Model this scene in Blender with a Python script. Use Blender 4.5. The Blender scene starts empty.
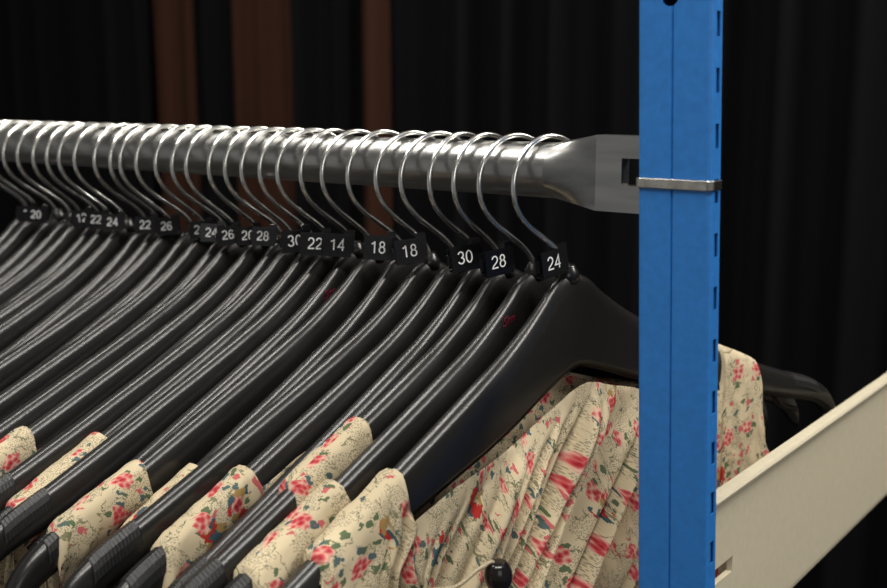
import bpy, bmesh, math, random
from mathutils import Vector, Matrix, noise
random.seed(7)
H = 1.40   # height of the rail axis above the floor
scene = bpy.context.scene
COL = scene.collection
scene.view_settings.view_transform = 'Standard'
scene.view_settings.look = 'None'

# ------------------------------------------------------------------ helpers
def new_obj(name, me, parent=None, mat=None):
    o = bpy.data.objects.new(name, me)
    COL.objects.link(o)
    if parent: o.parent = parent
    if mat and me is not None: me.materials.append(mat)
    return o

def mesh_from(name, verts, faces, smooth=True):
    me = bpy.data.meshes.new(name)
    me.from_pydata([tuple(v) for v in verts], [], faces)
    me.update()
    if smooth:
        for p in me.polygons: p.use_smooth = True
    return me

def fix_normals(me):
    bm = bmesh.new(); bm.from_mesh(me)
    bmesh.ops.recalc_face_normals(bm, faces=bm.faces)
    bm.to_mesh(me); bm.free()

def smooth_pts(pts, n=8):
    out = []
    P = [Vector(p) for p in pts]
    for i in range(len(P)-1):
        p0 = P[max(i-1, 0)]; p1 = P[i]; p2 = P[i+1]; p3 = P[min(i+2, len(P)-1)]
        for k in range(n):
            t = k/n
            out.append(0.5*((2*p1)+(p2-p0)*t+(2*p0-5*p1+4*p2-p3)*t*t+(3*p1-p0-3*p2+p3)*t**3))
    out.append(P[-1])
    return out

def tube(name, pts, r, segs=10):
    P = [Vector(p) for p in pts]
    verts, faces = [], []
    up = None
    for i, p in enumerate(P):
        t = (P[min(i+1, len(P)-1)]-P[max(i-1, 0)]).normalized()
        if up is None:
            up = t.orthogonal().normalized()
        up = (up - t*up.dot(t)).normalized()
        b = t.cross(up)
        rr = r(i/(len(P)-1)) if callable(r) else r
        for k in range(segs):
            a = 2*math.pi*k/segs
            verts.append(p+up*math.cos(a)*rr+b*math.sin(a)*rr)
    for i in range(len(P)-1):
        for k in range(segs):
            a = i*segs+k; c = i*segs+(k+1) % segs
            faces.append((a, c, c+segs, a+segs))
    faces.append(tuple(reversed(range(segs))))
    faces.append(tuple(range((len(P)-1)*segs, len(P)*segs)))
    me = mesh_from(name, verts, faces)
    fix_normals(me)
    return me

def interp(tab, x):
    if x <= tab[0][0]: return tab[0][1]
    for i in range(len(tab)-1):
        if x <= tab[i+1][0]:
            x0, y0 = tab[i]; x1, y1 = tab[i+1]
            m = lambda j: ((tab[min(j+1, len(tab)-1)][1]-tab[max(j-1, 0)][1]) /
                           (tab[min(j+1, len(tab)-1)][0]-tab[max(j-1, 0)][0]))
            h = x1-x0; t = (x-x0)/h
            m0 = 0.0 if i == 0 else m(i)
            m1 = m(i+1)
            return ((2*t**3-3*t*t+1)*y0+(t**3-2*t*t+t)*h*m0+(-2*t**3+3*t*t)*y1+(t**3-t*t)*h*m1)
    return tab[-1][1]

def box_bm(bm, x0, x1, y0, y1, z0, z1):
    vs = [bm.verts.new(c) for c in [(x0,y0,z0),(x1,y0,z0),(x1,y1,z0),(x0,y1,z0),(x0,y0,z1),(x1,y0,z1),(x1,y1,z1),(x0,y1,z1)]]
    for f in [(0,3,2,1),(4,5,6,7),(0,1,5,4),(1,2,6,5),(2,3,7,6),(3,0,4,7)]:
        bm.faces.new([vs[i] for i in f])

def box_mesh(name, *a, bevel=0):
    bm = bmesh.new(); box_bm(bm, *a)
    if bevel:
        bmesh.ops.bevel(bm, geom=bm.edges[:], offset=bevel, segments=2, affect='EDGES')
    me = bpy.data.meshes.new(name); bm.to_mesh(me); bm.free()
    return me

def evaluated_mesh(o):
    dg = bpy.context.evaluated_depsgraph_get()
    return bpy.data.meshes.new_from_object(o.evaluated_get(dg))

def boolean_cut(o, cutters):
    for c in cutters:
        m = o.modifiers.new('cut', 'BOOLEAN'); m.object = c; m.operation = 'DIFFERENCE'; m.solver = 'EXACT'
    bpy.context.view_layer.update()
    me = evaluated_mesh(o)
    o.modifiers.clear(); o.data = me
    for c in cutters: bpy.data.objects.remove(c)

# ------------------------------------------------------------------ materials
def mat_new(name):
    m = bpy.data.materials.new(name); m.use_nodes = True
    nt = m.node_tree
    return m, nt, nt.nodes['Principled BSDF']

def simple(name, col, rough=.5, metal=0, bump=0, bscale=200, var=0.0, coat=0, sx=(1,1,1), spec=.5):
    m, nt, b = mat_new(name)
    b.inputs['Roughness'].default_value = rough
    b.inputs['Metallic'].default_value = metal
    b.inputs['Coat Weight'].default_value = coat
    b.inputs['Specular IOR Level'].default_value = spec
    tc = nt.nodes.new('ShaderNodeTexCoord'); mp = nt.nodes.new('ShaderNodeMapping')
    mp.inputs['Scale'].default_value = sx
    nt.links.new(tc.outputs['Object'], mp.inputs['Vector'])
    n = nt.nodes.new('ShaderNodeTexNoise'); n.inputs['Scale'].default_value = bscale
    n.inputs['Detail'].default_value = 4
    nt.links.new(mp.outputs[0], n.inputs['Vector'])
    r = nt.nodes.new('ShaderNodeValToRGB')
    r.color_ramp.elements[0].position = .3; r.color_ramp.elements[1].position = .7
    r.color_ramp.elements[0].color = tuple(c*(1-var) for c in col)+(1,)
    r.color_ramp.elements[1].color = tuple(min(1, c*(1+var)) for c in col)+(1,)
    nt.links.new(n.outputs['Fac'], r.inputs[0]); nt.links.new(r.outputs[0], b.inputs['Base Color'])
    if bump:
        bp = nt.nodes.new('ShaderNodeBump'); bp.inputs['Strength'].default_value = bump
        bp.inputs['Distance'].default_value = .001
        nt.links.new(n.outputs['Fac'], bp.inputs['Height']); nt.links.new(bp.outputs[0], b.inputs['Normal'])
    return m

M_plastic = simple('black_hanger_plastic', (.0130,.0120,.0112), .28, 0, 0, 300, .1, spec=.55)
M_pad = simple('black_grip_rubber', (.010,.010,.011), .42, 0, 0, 600, .2)
M_marker = simple('black_marker_plastic', (.005,.005,.006), .26, 0, 0, 500, .2, spec=.5)
M_white = simple('white_print', (.85,.85,.85), .5, 0, 0, 50, .03)
M_red = simple('red_marker_ink', (.22,.008,.03), .5, 0, 0, 300, .3)
M_hook = simple('hook_steel', (.95,.93,.88), .20, 1, 0, 400, .05)
M_rail = simple('galvanised_tube', (.42,.42,.41), .30, 1, .18, 160, .16, sx=(.10,1,1))
M_clip = simple('zinc_strap', (.62,.60,.54), .25, 1, .06, 200, .2)
M_blue = simple('blue_powder_coat', (.024,.168,.50), .36, 0, .06, 250, .08)
M_cream = simple('cream_powder_coat', (.60,.54,.40), .38, 0, .03, 200, .04)
M_black_cloth = simple('black_drape', (.0040,.0040,.0050), .9, 0, .3, 500, .3, spec=.1)
M_brown_cloth = simple('brown_drape', (.042,.0175,.0105), .9, 0, .3, 500, .3, spec=.1)
M_floor = simple('dark_vinyl_floor', (.05,.05,.05), .5, 0, .05, 20, .2)
M_wall = simple('dark_painted_wall', (.03,.03,.03), .8, 0, .05, 40, .1)
M_ceil = simple('ceiling_tiles', (.6,.6,.58), .8, 0, .05, 40, .1)
M_cord = simple('beige_cord', (.50,.42,.28), .8, 0, .3, 1200, .3)
M_toggle = simple('black_toggle', (.01,.008,.008), .2, 0, 0, 100, .1)

def fabric():
    m, nt, b = mat_new('floral_cotton')
    N = nt.nodes; Lk = nt.links.new
    b.inputs['Roughness'].default_value = .85
    b.inputs['Specular IOR Level'].default_value = .2
    uv = N.new('ShaderNodeUVMap'); uv.uv_map = 'UVMap'
    info = N.new('ShaderNodeObjectInfo')
    sc = N.new('ShaderNodeVectorMath'); sc.operation = 'SCALE'; sc.inputs['Scale'].default_value = 7.0
    comb = N.new('ShaderNodeCombineXYZ')
    Lk(info.outputs['Random'], comb.inputs[0]); Lk(info.outputs['Random'], comb.inputs[1])
    Lk(comb.outputs[0], sc.inputs[0])
    add0 = N.new('ShaderNodeVectorMath'); add0.operation = 'ADD'
    Lk(uv.outputs[0], add0.inputs[0]); Lk(sc.outputs[0], add0.inputs[1])
    nz = N.new('ShaderNodeTexNoise'); nz.inputs['Scale'].default_value = 300; nz.inputs['Detail'].default_value = 2
    Lk(add0.outputs[0], nz.inputs['Vector'])
    sub = N.new('ShaderNodeVectorMath'); sub.operation = 'SUBTRACT'; sub.inputs[1].default_value = (.5,.5,.5)
    Lk(nz.outputs['Color'], sub.inputs[0])
    s2 = N.new('ShaderNodeVectorMath'); s2.operation = 'SCALE'; s2.inputs['Scale'].default_value = .007
    Lk(sub.outputs[0], s2.inputs[0])
    P = N.new('ShaderNodeVectorMath'); P.operation = 'ADD'
    Lk(add0.outputs[0], P.inputs[0]); Lk(s2.outputs[0], P.inputs[1])

    def vor(scale, off, src=P):
        mp = N.new('ShaderNodeMapping'); mp.inputs['Location'].default_value = off
        Lk(src.outputs[0], mp.inputs['Vector'])
        v = N.new('ShaderNodeTexVoronoi'); v.voronoi_dimensions = '2D'; v.inputs['Scale'].default_value = scale
        v.inputs['Randomness'].default_value = .85
        Lk(mp.outputs[0], v.inputs['Vector'])
        return v
    def math_(op, a, bb=None, c=None):
        n = N.new('ShaderNodeMath'); n.operation = op
        for i, x in enumerate((a, bb, c)):
            if x is None: continue
            if isinstance(x, (int, float)): n.inputs[i].default_value = x
            else: Lk(x, n.inputs[i])
        return n.outputs[0]
    def mix(fac, a, bb):
        n = N.new('ShaderNodeMix'); n.data_type = 'RGBA'
        Lk(fac, n.inputs['Factor'])
        for s, x in ((n.inputs[6], a), (n.inputs[7], bb)):
            if isinstance(x, tuple): s.default_value = x
            else: Lk(x, s)
        return n.outputs[2]
    base = (.60,.50,.33,1)
    sp = vor(850, (.3,.1,0), add0)
    big = N.new('ShaderNodeTexNoise'); big.inputs['Scale'].default_value = 60
    Lk(add0.outputs[0], big.inputs['Vector'])
    spm = math_('MULTIPLY', math_('LESS_THAN', sp.outputs['Distance'], .31), math_('GREATER_THAN', big.outputs['Fac'], .48))
    col = mix(math_('MULTIPLY', spm, .62), base, (.13,.13,.10,1))
    st = N.new('ShaderNodeTexNoise'); st.inputs['Scale'].default_value = 82; st.inputs['Detail'].default_value = 0
    Lk(P.outputs[0], st.inputs['Vector'])
    ln = math_('MULTIPLY', math_('LESS_THAN', math_('ABSOLUTE', math_('SUBTRACT', st.outputs['Fac'], .5)), .013), math_('GREATER_THAN', big.outputs['Fac'], .42))
    col = mix(math_('MULTIPLY', ln, .75), col, (.10,.11,.05,1))
    fl = vor(50, (0,0,0))
    lf = vor(175, (.37,.11,0))
    near = math_('LESS_THAN', fl.outputs['Distance'], .46)
    lm = math_('MULTIPLY', math_('LESS_THAN', lf.outputs['Distance'], .33), near)
    sepl = N.new('ShaderNodeSeparateColor'); Lk(lf.outputs['Color'], sepl.inputs[0])
    lc = mix(math_('GREATER_THAN', sepl.outputs[0], .55), (.10,.14,.07,1), (.08,.12,.12,1))
    lc = mix(math_('GREATER_THAN', sepl.outputs[2], .70), lc, (.50,.12,.12,1))
    col = mix(math_('MULTIPLY', lm, math_('GREATER_THAN', sepl.outputs[1], .48)), col, lc)
    bd = vor(14, (.7,.4,0))
    lf2 = vor(230, (.17,.61,0))
    sepm = N.new('ShaderNodeSeparateColor'); Lk(lf2.outputs['Color'], sepm.inputs[0])
    bc = mix(math_('GREATER_THAN', sepm.outputs[2], .55), (.05,.10,.12,1), (.36,.23,.08,1))
    bc = mix(math_('GREATER_THAN', sepm.outputs[0], .70), bc, (.42,.03,.025,1))
    bm_ = math_('MULTIPLY', math_('LESS_THAN', bd.outputs['Distance'], .12), math_('GREATER_THAN', sepm.outputs[1], .30))
    col = mix(bm_, col, bc)
    sep = N.new('ShaderNodeSeparateColor'); Lk(fl.outputs['Color'], sep.inputs[0])
    fm = math_('MULTIPLY', math_('LESS_THAN', fl.outputs['Distance'], .25), math_('GREATER_THAN', sep.outputs[0], .28))
    pn = vor(320, (.9,.2,0), add0)
    wob = math_('ADD', math_('MULTIPLY', fl.outputs['Distance'], 1.3), math_('MULTIPLY', pn.outputs['Distance'], .80))
    rp = N.new('ShaderNodeValToRGB')
    rp.color_ramp.elements[0].position = .15; rp.color_ramp.elements[0].color = (.33,.012,.022,1)
    rp.color_ramp.elements[1].position = .78; rp.color_ramp.elements[1].color = (.68,.42,.32,1)
    e = rp.color_ramp.elements.new(.45); e.color = (.53,.085,.09,1)
    Lk(wob, rp.inputs[0])
    col = mix(fm, col, rp.outputs[0])
    Lk(col, b.inputs['Base Color'])
    wv = N.new('ShaderNodeTexNoise'); wv.inputs['Scale'].default_value = 1400
    Lk(add0.outputs[0], wv.inputs['Vector'])
    bp = N.new('ShaderNodeBump'); bp.inputs['Strength'].default_value = .2; bp.inputs['Distance'].default_value = .0005
    Lk(wv.outputs['Fac'], bp.inputs['Height']); Lk(bp.outputs[0], b.inputs['Normal'])
    return m
M_fabric = fabric()

# ------------------------------------------------------------------ hanger
Y0 = .0140
TOP = [(0,-.0585),(.0135,-.0635),(.0205,-.0700),(.036,-.082),(.053,-.093),(.07,-.102),(.10,-.117),(.13,-.131),(.165,-.147),(.20,-.162),(.222,-.171),(.238,-.181),(.248,-.194),(.252,-.206)]
BOT = [(0,-.112),(.02,-.118),(.05,-.131),(.07,-.138),(.10,-.147),(.13,-.156),(.165,-.169),(.20,-.181),(.222,-.188),(.238,-.197),(.248,-.208),(.252,-.213)]
LT = .252
def top(L): return interp(TOP, abs(L))
def bot(L): return interp(BOT, abs(L))
def cont(L): return .018*(abs(L)/LT)**2.2
def wid(L): return 1.0+.50*min(1, max(0, (abs(L)-.015)/.06))-.28*max(0, (abs(L)-.21)/.04)
def make_body():
    n = 120; verts = []; faces = []
    for i in range(n+1):
        L = -LT+2*LT*i/n
        zt, zb = top(L), bot(L); h = zt-zb
        s = min(1, h/.020); w = wid(L)
        half = [(.0010,.00008),(.0019,.0004),(.0027,.0011),(.0034,.0022),(.0040,.0037),(.0044,.0056),(.0048,.0080),(.0051,.0110),(.0053,None),(.0046,-2)]
        ring = [(0,0)]
        for x, d in half:
            if d is None: d = h/s-.0050
            elif d == -2: d = h/s-.0010
            ring.append((x*s*w, d*s))
        ring.append((0, h))
        full = ring+[(-x, d) for x, d in reversed(ring[1:-1])]
        for x, d in full:
            verts.append((cont(L)+x, Y0+L, zt-d))
    m = len(full)
    for i in range(n):
        for k in range(m):
            a = i*m+k; b = i*m+(k+1) % m
            faces.append((a, b, b+m, a+m))
    faces.append(tuple(range(m))); faces.append(tuple(range(n*m, n*m+m)))
    base = len(verts); segs = 14
    rings = [(.0062,-.064),(.0060,-.0585),(.0048,-.0570),(.0040,-.0550),(.0030,-.0540)]
    for r, z in rings:
        for k in range(segs):
            a = 2*math.pi*k/segs
            verts.append((r*math.cos(a)*.85, Y0+r*math.sin(a), z))
    for i in range(len(rings)-1):
        for k in range(segs):
            a = base+i*segs+k; b = base+i*segs+(k+1) % segs
            faces.append((a, b, b+segs, a+segs))
    faces.append(tuple(base+k for k in range(segs)))
    faces.append(tuple(base+(len(rings)-1)*segs+k for k in range(segs)))
    me = mesh_from('hanger_body', verts, faces); fix_normals(me)
    me.materials.append(M_plastic)
    return me
def make_lug(sgn):
    pts = []
    for L, dz in ((.188,.004),(.190,-.001),(.194,-.0045),(.200,-.0062),(.207,-.0066),(.212,-.0072)):
        pts.append((cont(L), Y0+sgn*L, bot(L)+dz))
    me = tube('strap_lug', smooth_pts(pts, 4), lambda t: .0026-.0010*t, 10)
    me.materials.append(M_plastic)
    return me
def make_hook():
    R = .0252; cz = .0160-R; cy = .0014
    pts = []
    for a in range(-16, 204, 8):
        pts.append((0, cy+R*math.cos(math.radians(a)), cz+R*math.sin(math.radians(a))))
    tail = [(0,-.0190,-.0236),(0,-.0125,-.0304),(0,-.0045,-.0368),(0,.0035,-.0432),(0,.0095,-.0495),(0,.0130,-.0565),(0,.0140,-.062)]
    pts = pts+tail
    me = tube('hanger_hook', smooth_pts(pts, 3), .0015, 12)
    me.materials.append(M_hook)
    return me
def make_pad(sgn):
    verts, faces = [], []
    n = 56; prof = [(-.0072,-.0085),(-.0064,-.0040),(-.0048,-.0010),(0,.0005),(.0048,-.0010),(.0064,-.0040),(.0072,-.0085)]
    for i in range(n+1):
        L = .200+.026*i/n
        rib = .00015 if (i % 4) in (1, 2) else 0
        edge = -.001 if i in (0, n) else 0
        for x, d in prof:
            k = .99+rib*80
            verts.append((cont(L)+x*k, Y0+sgn*L, top(L)+d+rib+edge))
    m = len(prof)
    for i in range(n):
        for k in range(m-1):
            a = i*m+k
            faces.append((a, a+1, a+1+m, a+m))
    me = mesh_from('grip_pad', verts, faces, False); fix_normals(me)
    me.materials.append(M_pad)
    return me
def make_marker():
    bm = bmesh.new()
    box_bm(bm, -.0086, .0086, -.0010, .0, -.0068, .0068)
    bmesh.ops.bevel(bm, geom=[e for e in bm.edges], offset=.0004, segments=2, affect='EDGES')
    box_bm(bm, .0045, .0100, -.0004, .0056, -.0045, .0090)
    box_bm(bm, -.0085, .0085, .0042, .0050, -.0060, .0050)
    box_bm(bm, -.0086, .0086, -.0014, .0048, -.0074, -.0066)
    box_bm(bm, -.0100, -.0080, .0005, .0030, -.0040, .0020)
    me = bpy.data.meshes.new('size_marker'); bm.to_mesh(me); bm.free()
    me.materials.append(M_marker)
    return me
# plain grotesque digits drawn as ribbons of constant stroke width
def arc(cx, cy, rx, ry, a0, a1, n=18):
    return [(cx+rx*math.cos(math.radians(a0+(a1-a0)*k/n)), cy+ry*math.sin(math.radians(a0+(a1-a0)*k/n))) for k in range(n+1)]
DIG = {
 '0': [arc(.28,.5,.23,.45,0,360,32)],
 '1': [[(.08,.74),(.20,.78),(.29,.86),(.33,.95)], [(.335,.95),(.335,0)]],
 '2': [arc(.28,.69,.22,.255,172,-22)+[(.42,.49),(.30,.36),(.16,.25),(.08,.15),(.06,.05),(.54,.05)]],
 '3': [arc(.27,.72,.20,.23,165,-88), arc(.27,.27,.23,.23,92,-165)],
 '4': [[(.42,0),(.42,.93),(.04,.29),(.56,.29)]],
 '5': [[(.48,.93),(.15,.93),(.09,.50)]+arc(.27,.32,.23,.27,128,-160)],
 '6': [arc(.28,.30,.22,.255,0,360,28), [(.06,.34),(.06,.52),(.10,.72),(.18,.88),(.30,.95),(.42,.90),(.48,.78)]],
 '8': [arc(.28,.73,.18,.21,0,360,26), arc(.28,.28,.22,.24,0,360,28)],
}
def ribbon_text(txt, size, mat):
    verts, faces = [], []
    sw = .055
    adv = .66
    width = adv*len(txt)-.10
    for ci, ch in enumerate(txt):
        for path in DIG[ch]:
            closed = (Vector(path[0])-Vector(path[-1])).length < 1e-4
            P = [Vector(p) for p in path]
            if closed: P = P[:-1]
            n = len(P); b = len(verts)
            for i in range(n):
                if closed: d0 = (P[i]-P[i-1]); d1 = (P[(i+1) % n]-P[i])
                else:
                    d0 = P[i]-P[i-1] if i else P[1]-P[0]
                    d1 = P[i+1]-P[i] if i < n-1 else d0
                d0 = d0.normalized(); d1 = d1.normalized()
                n0 = Vector((-d0.y, d0.x)); n1 = Vector((-d1.y, d1.x))
                mt = (n0+n1).normalized(); k = sw/max(.35, mt.dot(n0))
                for sg in (1, -1):
                    q = P[i]+mt*k*sg
                    verts.append(((q.x+ci*adv-width/2)*size, 0, (q.y-.5)*size))
            for i in range(n if closed else n-1):
                a = b+2*i; c = b+2*((i+1) % n)
                faces.append((a, a+1, c+1, c))
    me = mesh_from('size_number', verts, faces, False)
    me.materials.append(mat)
    return me
def text_mesh(txt, size, mat, shear=0, off=0):
    cu = bpy.data.curves.new('t', 'FONT'); cu.body = txt; cu.size = size
    cu.align_x = 'CENTER'; cu.align_y = 'CENTER'; cu.extrude = .00008; cu.offset = off; cu.shear = shear
    o = bpy.data.objects.new('t', cu); COL.objects.link(o)
    bpy.context.view_layer.update()
    me = evaluated_mesh(o)
    bpy.data.objects.remove(o)
    me.transform(Matrix.Rotation(math.radians(90), 4, 'X'))
    me.materials.clear(); me.materials.append(mat)
    return me

ME_body = make_body(); ME_hook = make_hook(); ME_pads = (make_pad(-1), make_pad(1)); ME_marker = make_marker()
ME_lugs = (make_lug(-1), make_lug(1))
TXT = {}
def num_mesh(s):
    if s not in TXT: TXT[s] = ribbon_text(s, .0072, M_white)
    return TXT[s]

# (X, yaw deg, tilt deg, size text, marker yaw deg, marker offset along plate, strap start L, strap width)
HS = [
 (-.0078,11.0, 4.2, '24', 72, -.0150, .132, .050),
 (-.0288,10.2, 3.0, '28', 66, -.0265, .146, .054),
 (-.0478, 9.6, 2.2, '30', 58, -.0265, .110, .046),
 (-.0645, 9.0, 3.8, None, 45, -.010, None, 0),
 (-.0815, 9.2, 2.0, '18', 47, -.0290, .154, .052),
 (-.0995, 9.8, 0.4, '18', 42, -.0320, None, 0),
 (-.1221, 8.2, 3.8, None, 38, -.010, .159, .046),
 (-.1425, 8.4, 0.8, '14', 42, -.0245, .170, .048),
 (-.1620, 9.8, 3.8, '22', 44, -.0262, None, 0),
 (-.1785, 9.4, 0.9, '30', 48, -.0255, None, 0),
 (-.1950, 7.6, 1.6, None, 45, -.010, .160, .056),
 (-.2110, 8.0, 0.0, '28', 44, -.0220, None, 0),
 (-.2270, 9.6, 3.9, '26', 54, -.0250, None, 0),
 (-.2430, 9.0, 0.8, '26', 45, -.0240, .172, .056),
 (-.2640, 6.8, -.6, '24', 50, -.0200, None, 0),
 (-.2810, 7.8, 3.8, '22', 42, -.0200, None, 0),
 (-.2975, 8.6, 0.4, None, 45, -.010, .186, .05),
 (-.3180, 9.4, 3.9, '26', 44, -.0200, None, 0),
 (-.3350, 8.8, 0.0, '22', 46, -.0210, None, 0),
 (-.3515, 6.8, 3.0, None, 45, -.010, .188, .05),
 (-.3690, 7.4, 3.9, '24', 50, -.0270, None, 0),
 (-.3890, 6.6, 0.4, '22', 44, -.0240, None, 0),
 (-.4080, 8.6, 0.6, '12', 46, -.0240, .188, .05),
 (-.4271, 8.6, 3.6, None, 45, -.010, None, 0),
 (-.4455, 7.2, 0.6, '20', 42, -.0370, None, 0),
 (-.4640, 8.4, 2.0, '1', 42, -.036, None, 0),
 (-.4854, 8.8, 3.4, None, 44, -.026, .188, .05),
 (-.5060, 7.2, 0.6, None, 44, -.024, None, 0),
 (-.5250, 8.6, 2.8, None, 44, -.010, None, 0),
]
hangers = []
for i, (X, yaw, tilt, txt, myaw, moff, strap, swid) in enumerate(HS):
    root = bpy.data.objects.new('clothes_hanger', None); COL.objects.link(root)
    root.empty_display_size = .02
    root.location = (X, 0, H)
    root.rotation_euler = (math.radians(tilt), 0, math.radians(-yaw))
    root['category'] = 'clothes hanger'
    root['group'] = 'hangers on the steel rail'
    if txt:
        root['label'] = 'black plastic hanger on steel rail, size marker reads ' + txt
    else:
        root['label'] = 'black plastic hanger with wire hook, no readable marker'
    new_obj('hanger_body', ME_body, root)
    hk = new_obj('hook', ME_hook, root)
    hk.rotation_euler.z = math.radians(random.uniform(-9, 9) if i else -4)
    for pm in ME_pads: new_obj('grip_pad', pm, root)
    for pm in ME_lugs: new_obj('strap_lug', pm, root)
    if txt:
        mk = new_obj('size_marker', ME_marker, root)
        b = math.radians(myaw+yaw)
        a = Vector((math.cos(b), math.sin(b), 0))
        c = Vector((0, .0160, -.0505)) + a*moff + Vector((math.sin(b), -math.cos(b), 0))*.0030
        if i > 6: c.z -= .0022
        if i > 12: c.z -= .0015
        mk.location = c
        if i == 8: mk.location += Vector((math.sin(b), -math.cos(b), 0))*.0100 - a*.0012 + Vector((0, 0, .0012))
        if i > 10: mk.scale = (.86, .86, .86)
        mk.rotation_euler = (math.radians(random.uniform(-4, 4)), math.radians(random.uniform(-6, 6) if i else -5), b)
        mk['label'] = 'black clip-on size marker with white number'
        t = new_obj('size_number', num_mesh(txt), mk)
        t.location = (-.0003 + (.0010 if i == 8 else 0), -.00112, .0002)
        t['label'] = 'white printed number ' + txt
    hangers.append((root, strap, swid))
    if i in (1, 8):
        r = new_obj('ink_writing', text_mesh('Sm', .0080, M_red, .3), root)
        L = -.027
        r.location = (.0058, Y0+L, top(L)-.0062)
        r.rotation_euler = (math.radians(12), math.radians(-14), math.radians(90))
        r['label'] = 'red handwritten letters on the hanger'

# ------------------------------------------------------------------ garments
def smoothstep(a, b, x):
    t = max(0, min(1, (x-a)/(b-a))); return t*t*(3-2*t)
def make_garment(seed, strap, wide, first):
    s0, s1f = strap, strap+wide
    s0b, s1b = strap-.006, strap+wide-.022   # far shoulder sits slightly further in
    cols = []
    keys = sorted(set([-(s1f+.014), -(s1f+.002), -s1f, -s0, -(s0-.003), s0b-.003, s0b, s1b, s1b+.002, s1b+.012]))
    step = .0007 if first else .0016
    for a, b in zip(keys[:-1], keys[1:]):
        n = max(1, int((b-a)/step))
        for k in range(n): cols.append(a+(b-a)*k/n)
    cols.append(keys[-1])
    dz = [0, .0010, .0042, .009]
    if first:
        while dz[-1] < .17: dz.append(dz[-1]+.0018)
    else:
        dz += [.0115, .014, .0165, .02, .024, .028, .036, .046, .058, .070, .088, .108, .130]
    dz += [.19, .22, .28, .36, .46, .56]
    verts, uvs, faces = [], [], []
    def topz(L):
        A = abs(L)
        a0, a1 = (s0, s1f) if L < 0 else (s0b, s1b)
        zs = top(L)+.0030
        e = min(abs(A-a0), abs(A-a1))
        if a0-.001 <= A <= a1+.001: zs -= .0010*max(0, 1-e/.004)
        zn = bot(L)-.001-.003*smoothstep(.06, 0, A)
        if first: zn -= .004*smoothstep(.11, .06, A)
        if seed in (2, 3, 5) and L < 0:   # loose cloth bunching up beside the near strap
            zn += .015*smoothstep(.060, .110, A)
        inner = smoothstep(a0-.003, a0, A)
        z = zn*(1-inner)+zs*inner
        if A > a1:
            z = zs-(A-a1)*1.0-.05*smoothstep(a1, a1+.010, A)
        return z, (inner if A <= a1+.0021 else 0)
    fx = [0, .66, .88, .98]
    pos = {}
    for s in (1, -1):
        for ci, L in enumerate(cols):
            zt, st = topz(L)
            for j, d in enumerate(dz):
                f = (fx[j] if j < 4 else 1)*st+(1-st)
                z = zt-d
                jj = min(1, j/4)
                if first and s > 0:
                    w = .0086*f
                    low = smoothstep(-.002, .034, d)
                    zc = max(z, -.30)
                    fade = smoothstep(-.165, -.12, L)*smoothstep(.13, .09, L)
                    # long soft gathers fanning diagonally from the far shoulder towards the near side
                    Ls = L-(.12+.74*fade)*(zc+.15)
                    Ls += .0055*noise.noise(Vector((Ls*18, zc*10, 2.2)))
                    u = Ls/.0150+2.0*noise.noise(Vector((Ls*24, 1.5, .3)))
                    cell = math.floor(u); v = u-cell
                    r0 = noise.noise(Vector((cell*7.31, 3.5, zc*7)))
                    A = .0125+.0150*r0
                    g = math.sin(math.pi*v)**.65*(1-.50*v)
                    swell = .0060*math.sin(Ls*2*math.pi/.050+1.0)
                    dx = low*(fade*(A*g+swell+.0015)+.0016*noise.noise(Vector((L*20, z*12, 5))))-.003*low*fade
                    Lsh = -low*fade*g*.0048
                    cr = noise.noise(Vector((L*60, z*40, seed+s)))*.0007
                    wr = .5
                else:
                    w = .0086*f
                    Lsh = 0
                    low = smoothstep(0, .035, d)
                    nz = noise.noise(Vector((L*26, z*5, seed*2.3+s)))
                    fold = math.sin(L*190+seed*2+3*nz)
                    dx = low*(.0014*(.6*fold+.8*nz)) - (.0055*smoothstep(.016, .032, d))
                    cr = noise.noise(Vector((L*45, z*45, seed+s)))*.0008+noise.noise(Vector((L*120, z*120, seed+s)))*.0004
                    wr = 1
                if abs(L) > s0b-.004:
                    wq = (abs(L)*.9+z*.35)*2*math.pi/.015+2.2*noise.noise(Vector((L*50, z*50, seed)))
                    dx += wr*.0007*st*(.5+.5*math.sin(wq))**3
                    e = min(abs(abs(L)-(s0 if L < 0 else s0b)), abs(abs(L)-(s1f if L < 0 else s1b)))
                    dx += wr*.0010*max(0, 1-e/.0022)*(1 if j > 1 else 0)
                x = cont(L)+s*(w+dx)+s*(abs(cr)*1.4)*(1 if j else 0)
                zz = z
                if j < 3: zz += .0008*noise.noise(Vector((L*60, seed, 0)))+.0004*noise.noise(Vector((L*200, seed, 0)))
                if j == 0 and st > .5: x = cont(L)
                edge = smoothstep(s0b-.012, s0b, abs(L))
                LL = L*(1+.30*smoothstep(.12, .6, d))+Lsh
                n0 = noise.noise(Vector((zt*38, seed*1.3, 0)))
                n1 = noise.noise(Vector((z*45, seed*1.3, s*2)))+.3*noise.noise(Vector((z*130, seed*1.9+L*8, s*2)))
                amp = .0045 if L < 0 else .003
                LL += edge*amp*(n0*(1-jj)+n1*jj)
                pos[(s, ci, j)] = (x, LL, zz)
                verts.append((x, Y0+LL, zz))
    nj = len(dz); nc = len(cols)
    # cloth coordinates: arc length around the gathers and over the arm
    for s in (1, -1):
        jr = 38 if first else 10
        cum = [0]
        for c in range(1, nc):
            p, q = pos[(s, c, jr)], pos[(s, c-1, jr)]
            cum.append(cum[-1]+math.hypot(p[0]-q[0], p[1]-q[1]))
        for c in range(nc):
            zt, st = topz(cols[c])
            off = [0, .0058, .0092, .0142]
            for j, d in enumerate(dz):
                v = (off[j] if j < 4 else d+.0052)*st+d*(1-st)
                uvs.append((cum[c]+s*.5, zt-v*1.0))
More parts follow.
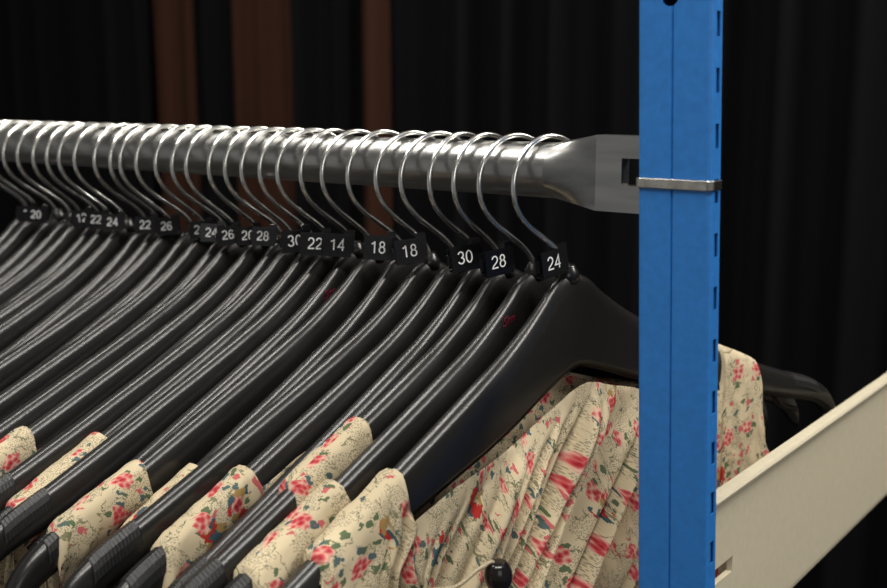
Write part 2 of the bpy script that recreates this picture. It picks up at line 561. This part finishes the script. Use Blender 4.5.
    for si in range(2):
        for c in range(nc-1):
            for j in range(nj-1):
                a = si*nc*nj+c*nj+j
                q = (a, a+nj, a+nj+1, a+1)
                faces.append(q if si == 0 else tuple(reversed(q)))
    me = mesh_from('floral_dress', verts, faces)
    uvl = me.uv_layers.new(name='UVMap')
    for lp in me.loops: uvl.data[lp.index].uv = uvs[lp.vertex_index]
    bm = bmesh.new(); bm.from_mesh(me)
    bmesh.ops.remove_doubles(bm, verts=bm.verts, dist=.00002)
    bm.to_mesh(me); bm.free()
    me.materials.append(M_fabric)
    return me
for i, (root, strap, swid) in enumerate(hangers):
    if strap is None: continue
    me = make_garment(i+1, strap, swid, i == 0)
    g = new_obj('floral_dress', me)
    g.location = root.location; g.rotation_euler = root.rotation_euler
    g['category'] = 'dress'
    g['group'] = 'floral dresses on the hangers'
    g['label'] = ('cream rose-print dress with draped pleats and drawcord' if i == 0
                  else 'cream cotton dress with small pink rose print')
    if i == 0:
        c = new_obj('drawcord', tube('drawcord', smooth_pts([(.016,-.142,-.186),(.028,-.125,-.182),(.034,-.108,-.184),(.035,-.092,-.180),(.036,-.083,-.186),(.034,-.081,-.25)], 6), .0010, 8), g, M_cord)
        c['label'] = 'thin beige drawcord'
        bm = bmesh.new(); bmesh.ops.create_uvsphere(bm, u_segments=24, v_segments=14, radius=.0070)
        for v in bm.verts:
            v.co.z *= 1.3
            if abs(v.co.z) > .0076: v.co.z = .0076*(1 if v.co.z > 0 else -1)
        me = bpy.data.meshes.new('toggle'); bm.to_mesh(me); bm.free()
        for p in me.polygons: p.use_smooth = True
        t = new_obj('toggle', me, g, M_toggle); t.location = (.037, -.083, -.187)
        t['label'] = 'black oval cord toggle'

# ------------------------------------------------------------------ rail
RC = -.0014; RR = .0143
def make_rail():
    segs = 96; verts = []; faces = []
    a, b = .0040, .0189
    circ = [(RR*math.cos(2*math.pi*k/segs), RR*math.sin(2*math.pi*k/segs)) for k in range(segs)]
    boxp = []
    for k in range(segs):
        t = (k/segs*360) % 360
        c = 60
        if t <= c or t >= 360-c:
            tt = t if t <= c else t-360
            boxp.append((a, b*tt/c))
        elif t < 180-c: boxp.append((a-(t-c)/(180-2*c)*2*a, b))
        elif t <= 180+c: boxp.append((-a, b-(t-(180-c))/(2*c)*2*b))
        else: boxp.append((-a+(t-(180+c))/(180-2*c)*2*a, -b))
    st = [(-1.10+.1*k, 0) for k in range(11)]+[(-.050,0),(-.0020,0)]+[(-.0020+.0250*k/8, k/8) for k in range(1,9)]+[(.034,1),(.045,1),(.060,1),(.0735,1)]
    for X, e in st:
        for k in range(segs):
            verts.append((X, circ[k][0]*(1-e)+boxp[k][0]*e, RC+circ[k][1]*(1-e)+boxp[k][1]*e))
    for i in range(len(st)-1):
        for k in range(segs):
            q = i*segs+k; rr = i*segs+(k+1) % segs
            faces.append((q, rr, rr+segs, q+segs))
    faces.append(tuple(range(segs))); faces.append(tuple(range((len(st)-1)*segs, len(st)*segs)))
    me = mesh_from('garment_rail', verts, faces); fix_normals(me)
    return me
rail = new_obj('garment_rail', make_rail(), None, M_rail)
cutter = new_obj('cutter', box_mesh('c', .0375, .056, -.05, .05, -.0070, .0064))
boolean_cut(rail, [cutter])
for p in rail.data.polygons: p.use_smooth = True
md = rail.modifiers.new('edges', 'EDGE_SPLIT'); md.split_angle = math.radians(9)
rail.location = (0, 0, H)
rail['label'] = 'round galvanised steel clothes rail with flattened slotted end'
rail['category'] = 'clothes rail'

# ------------------------------------------------------------------ blue upright
def make_post():
    XL, XR, YF = .0577, .0935, -.025
    zmin, zmax = -H, .62
    verts, faces = [], []
    def strip(path, z0, z1):
        b = len(verts)
        for (x, y) in path:
            verts.append((x, y, z0)); verts.append((x, y, z1))
        for i in range(len(path)-1):
            faces.append((b+2*i, b+2*i+2, b+2*i+3, b+2*i+1))
    path = [(.0640,.020),(.0640,-.0145),(XL+.0005,-.0145),(XL,-.0152),(XL,YF+.0015),(XL+.0005,YF+.0005),(XL+.0015,YF),
            (.0739,YF),(.0744,YF+.0011),(.0750,YF+.0011),(.0755,YF),(XR-.0015,YF),(XR-.0005,YF+.0005),(XR,YF+.0015),(XR,-.0213)]
    strip(path, zmin, zmax)
    tail = [(XR,-.0172),(XR,-.0152),(XR-.0006,-.0145),(.0750,-.0145),(.0750,.020),(.0640,.020)]
    strip(tail, zmin, zmax)
    strip([(XR-.0014,-.0234),(XR-.0014,-.0153)], zmin, zmax)   # inner return behind the slots
    pitch = .0245; slot = .0108
    n = int((zmax-zmin)/pitch)
    for k in range(n+1):
        za = zmin+k*pitch; zb = min(za+pitch-slot, zmax)
        strip([(XR,-.0213),(XR,-.0172)], za, zb)
    return mesh_from('shelving_upright', verts, faces, False)
post = new_obj('shelving_upright', make_post(), None, M_blue)
so = post.modifiers.new('s', 'SOLIDIFY'); so.thickness = .0006; so.offset = 0
bm = bmesh.new(); bmesh.ops.create_cone(bm, cap_ends=True, segments=24, radius1=.0042, radius2=.0042, depth=.008,
    matrix=Matrix.Translation((.0735,-.025,.0775)) @ Matrix.Rotation(math.radians(90), 4, 'X'))
me = bpy.data.meshes.new('c'); bm.to_mesh(me); bm.free()
cutter = new_obj('cutter', me)
boolean_cut(post, [cutter])
post.location = (0, 0, H)
post.rotation_euler = (0, math.radians(-2.0), 0)
post['label'] = 'blue powder-coated steel shelving upright with slotted edge'
post['category'] = 'shelving upright'
def make_strap():
    x0, x1, y0, y1 = .0571, .0943, -.0257, .006
    th = .0008
    def loop(o):
        pts = []
        r = .002
        for (cx, cy, a0) in ((x1-r, y0+r, -90), (x1-r, y1-r, 0), (x0+r, y1-r, 90), (x0+r, y0+r, 180)):
            for k in range(6):
                a = math.radians(a0+90*k/5)
                pts.append((cx+(r+o)*math.cos(a), cy+(r+o)*math.sin(a)))
        return pts
    verts = []; faces = []
    sec = [(0,-.0062),(th*.8,-.0062),(th,-.0059),(th,-.0021),(th*.8,-.0018),(0,-.0018)]
    for o, z in sec:
        P = loop(o); n = len(P)
        for (x, y) in P: verts.append((x, min(y, -.016) if x > .07 else y, z))
    m = len(sec)
    for r in range(m):
        for k in range(n):
            a = r*n+k; b = r*n+(k+1) % n; c = ((r+1) % m)*n+(k+1) % n; d = ((r+1) % m)*n+k
            faces.append((a, b, c, d))
    me = mesh_from('retaining_clip', verts, faces, False); fix_normals(me)
    return me
clip = new_obj('retaining_clip', make_strap(), None, M_clip)
clip.location = (0, 0, H+.001)
clip['label'] = 'zinc-plated steel retaining band around blue upright'
clip['category'] = 'metal clip'

# ------------------------------------------------------------------ cream beam
def make_beam():
    prof = [(-.0005,-.1680),(.0036,-.1684),(.0044,-.1696),(.0040,-.1712),(.0004,-.1730),(-.0012,-.1750),(-.0012,-.2670),(-.0016,-.2700),(-.0020,-.2712),
            (-.0035,-.2712),(-.0045,-.2705),(-.0045,-.1692),(-.0032,-.1680)]
    prof = [(.080+x, z) for x, z in prof]
    ys = [.0215, .64]; verts = []; faces = []
    m = len(prof)
    for y in ys:
        for x, z in prof: verts.append((x, y, z))
    for k in range(m): faces.append((k, (k+1) % m, m+(k+1) % m, m+k))
    faces.append(tuple(range(m))); faces.append(tuple(range(m, 2*m)))
    me = mesh_from('shelf_beam', verts, faces, False); fix_normals(me)
    return me
beam = new_obj('shelf_beam', make_beam(), None, M_cream)
cutter = new_obj('cutter', box_mesh('c', .07, .10, .036, .060, -.2215, -.2125))
boolean_cut(beam, [cutter])
beam.location = (0, 0, H)
beam['label'] = 'cream painted steel shelf beam joined to blue upright'
beam['category'] = 'shelf beam'

# ------------------------------------------------------------------ drapes
def curtain(name, x0, x1, ybase, amp, wl, mat, label, seed):
    nx = max(8, int((x1-x0)/.010)); zs = [-1.36, -.8, -.3, 0, .3, .7, 1.12]
    verts = []; faces = []
    for z in zs:
        for i in range(nx+1):
            x = x0+(x1-x0)*i/nx
            n = noise.noise(Vector((x*4, z*.25, seed)))
            f = math.sin(x*2*math.pi/wl+4*n)+.4*math.sin(x*2*math.pi/(wl*.43)+seed+6*n)
            verts.append((x, ybase+amp*f+.02*n, z))
    m = nx+1
    for j in range(len(zs)-1):
        for i in range(nx): faces.append((j*m+i, j*m+i+1, (j+1)*m+i+1, (j+1)*m+i))
    o = new_obj(name, mesh_from(name, verts, faces), None, mat)
    o.location.z = H
    o['label'] = label; o['category'] = 'curtain'; o['group'] = 'drapes behind the rack'
    return o
BL = 'black fabric drape hanging in vertical folds behind rack'
BR = 'dark brown fabric drape hanging in narrow vertical folds'
spans = [(-3.2,-1.76,0),(-1.75,-1.61,1),(-1.60,-1.50,0),(-1.49,-1.29,1),(-1.28,-1.145,0),(-1.115,-1.035,1),(-1.03,-.45,0),(-.44,.05,0),(.06,.9,0)]
for k, (a, b, br) in enumerate(spans):
    curtain('curtain', a, b, 1.10 if not (br and k == 5) else 1.06, .030 if not br else .018, (.125,.085)[br], M_brown_cloth if br else M_black_cloth, BR if br else BL, k*5.3+1)

# ------------------------------------------------------------------ room
def struct(name, me, mat, label):
    o = new_obj(name, me, None, mat); o['kind'] = 'structure'; o['label'] = label
    return o
struct('floor', box_mesh('floor', -3.6, 2.2, -2.6, 1.45, -.05, 0), M_floor, 'dark vinyl floor')
struct('wall_back', box_mesh('wall_back', -3.6, 2.2, 1.35, 1.45, 0, 2.7), M_wall, 'dark painted wall behind drapes')
struct('ceiling', box_mesh('ceiling', -3.6, 2.2, -2.6, 1.45, 2.7, 2.75), M_ceil, 'pale ceiling')

# ------------------------------------------------------------------ light
def area(name, loc, target, sx, sy, e, col=(1,.96,.9)):
    l = bpy.data.lights.new(name, 'AREA'); l.shape = 'RECTANGLE'; l.size = sx; l.size_y = sy; l.energy = e; l.color = col
    o = bpy.data.objects.new(name, l); COL.objects.link(o); o.location = loc
    d = Vector(target)-Vector(loc); o.rotation_euler = d.to_track_quat('-Z', 'Y').to_euler()
    return o
area('ceiling_light', (.35,-.55,2.6), (-.05,-.05,1.3), 1.4, .14, 22)
area('ceiling_light', (-1.0,-.2,2.62), (-.5,0,1.3), 1.4, .14, 14)
area('ceiling_light', (.9,.75,2.62), (0,0,1.3), .14, 1.2, 40)
area('fill_light', (1.8,-1.6,1.9), (-.2,0,1.3), 1.2, 1.0, 6, (1,.98,.95))  # added soft fill from behind the camera, no real window there
area('fill_light', (-1.75,-2.3,1.25), (0,0,1.4), 2.4, 2.0, 1.9, (1,.98,.95))  # added broad front fill, reflected by the flattened rail end
w = bpy.data.worlds.new('w'); scene.world = w; w.use_nodes = True
w.node_tree.nodes['Background'].inputs[0].default_value = (.9,.9,.88,1)
w.node_tree.nodes['Background'].inputs[1].default_value = .13

# ------------------------------------------------------------------ camera
cam = bpy.data.cameras.new('camera'); co = bpy.data.objects.new('camera', cam); COL.objects.link(co)
co.location = (.2933, -.4781, H+.0365)
co.rotation_euler = (math.radians(90-10.43), 0, math.radians(37.7))
cam.sensor_width = 36; cam.lens = 1076/887*36
cam.clip_start = .01
cam.dof.use_dof = True; cam.dof.focus_distance = .57; cam.dof.aperture_fstop = 9
scene.camera = co
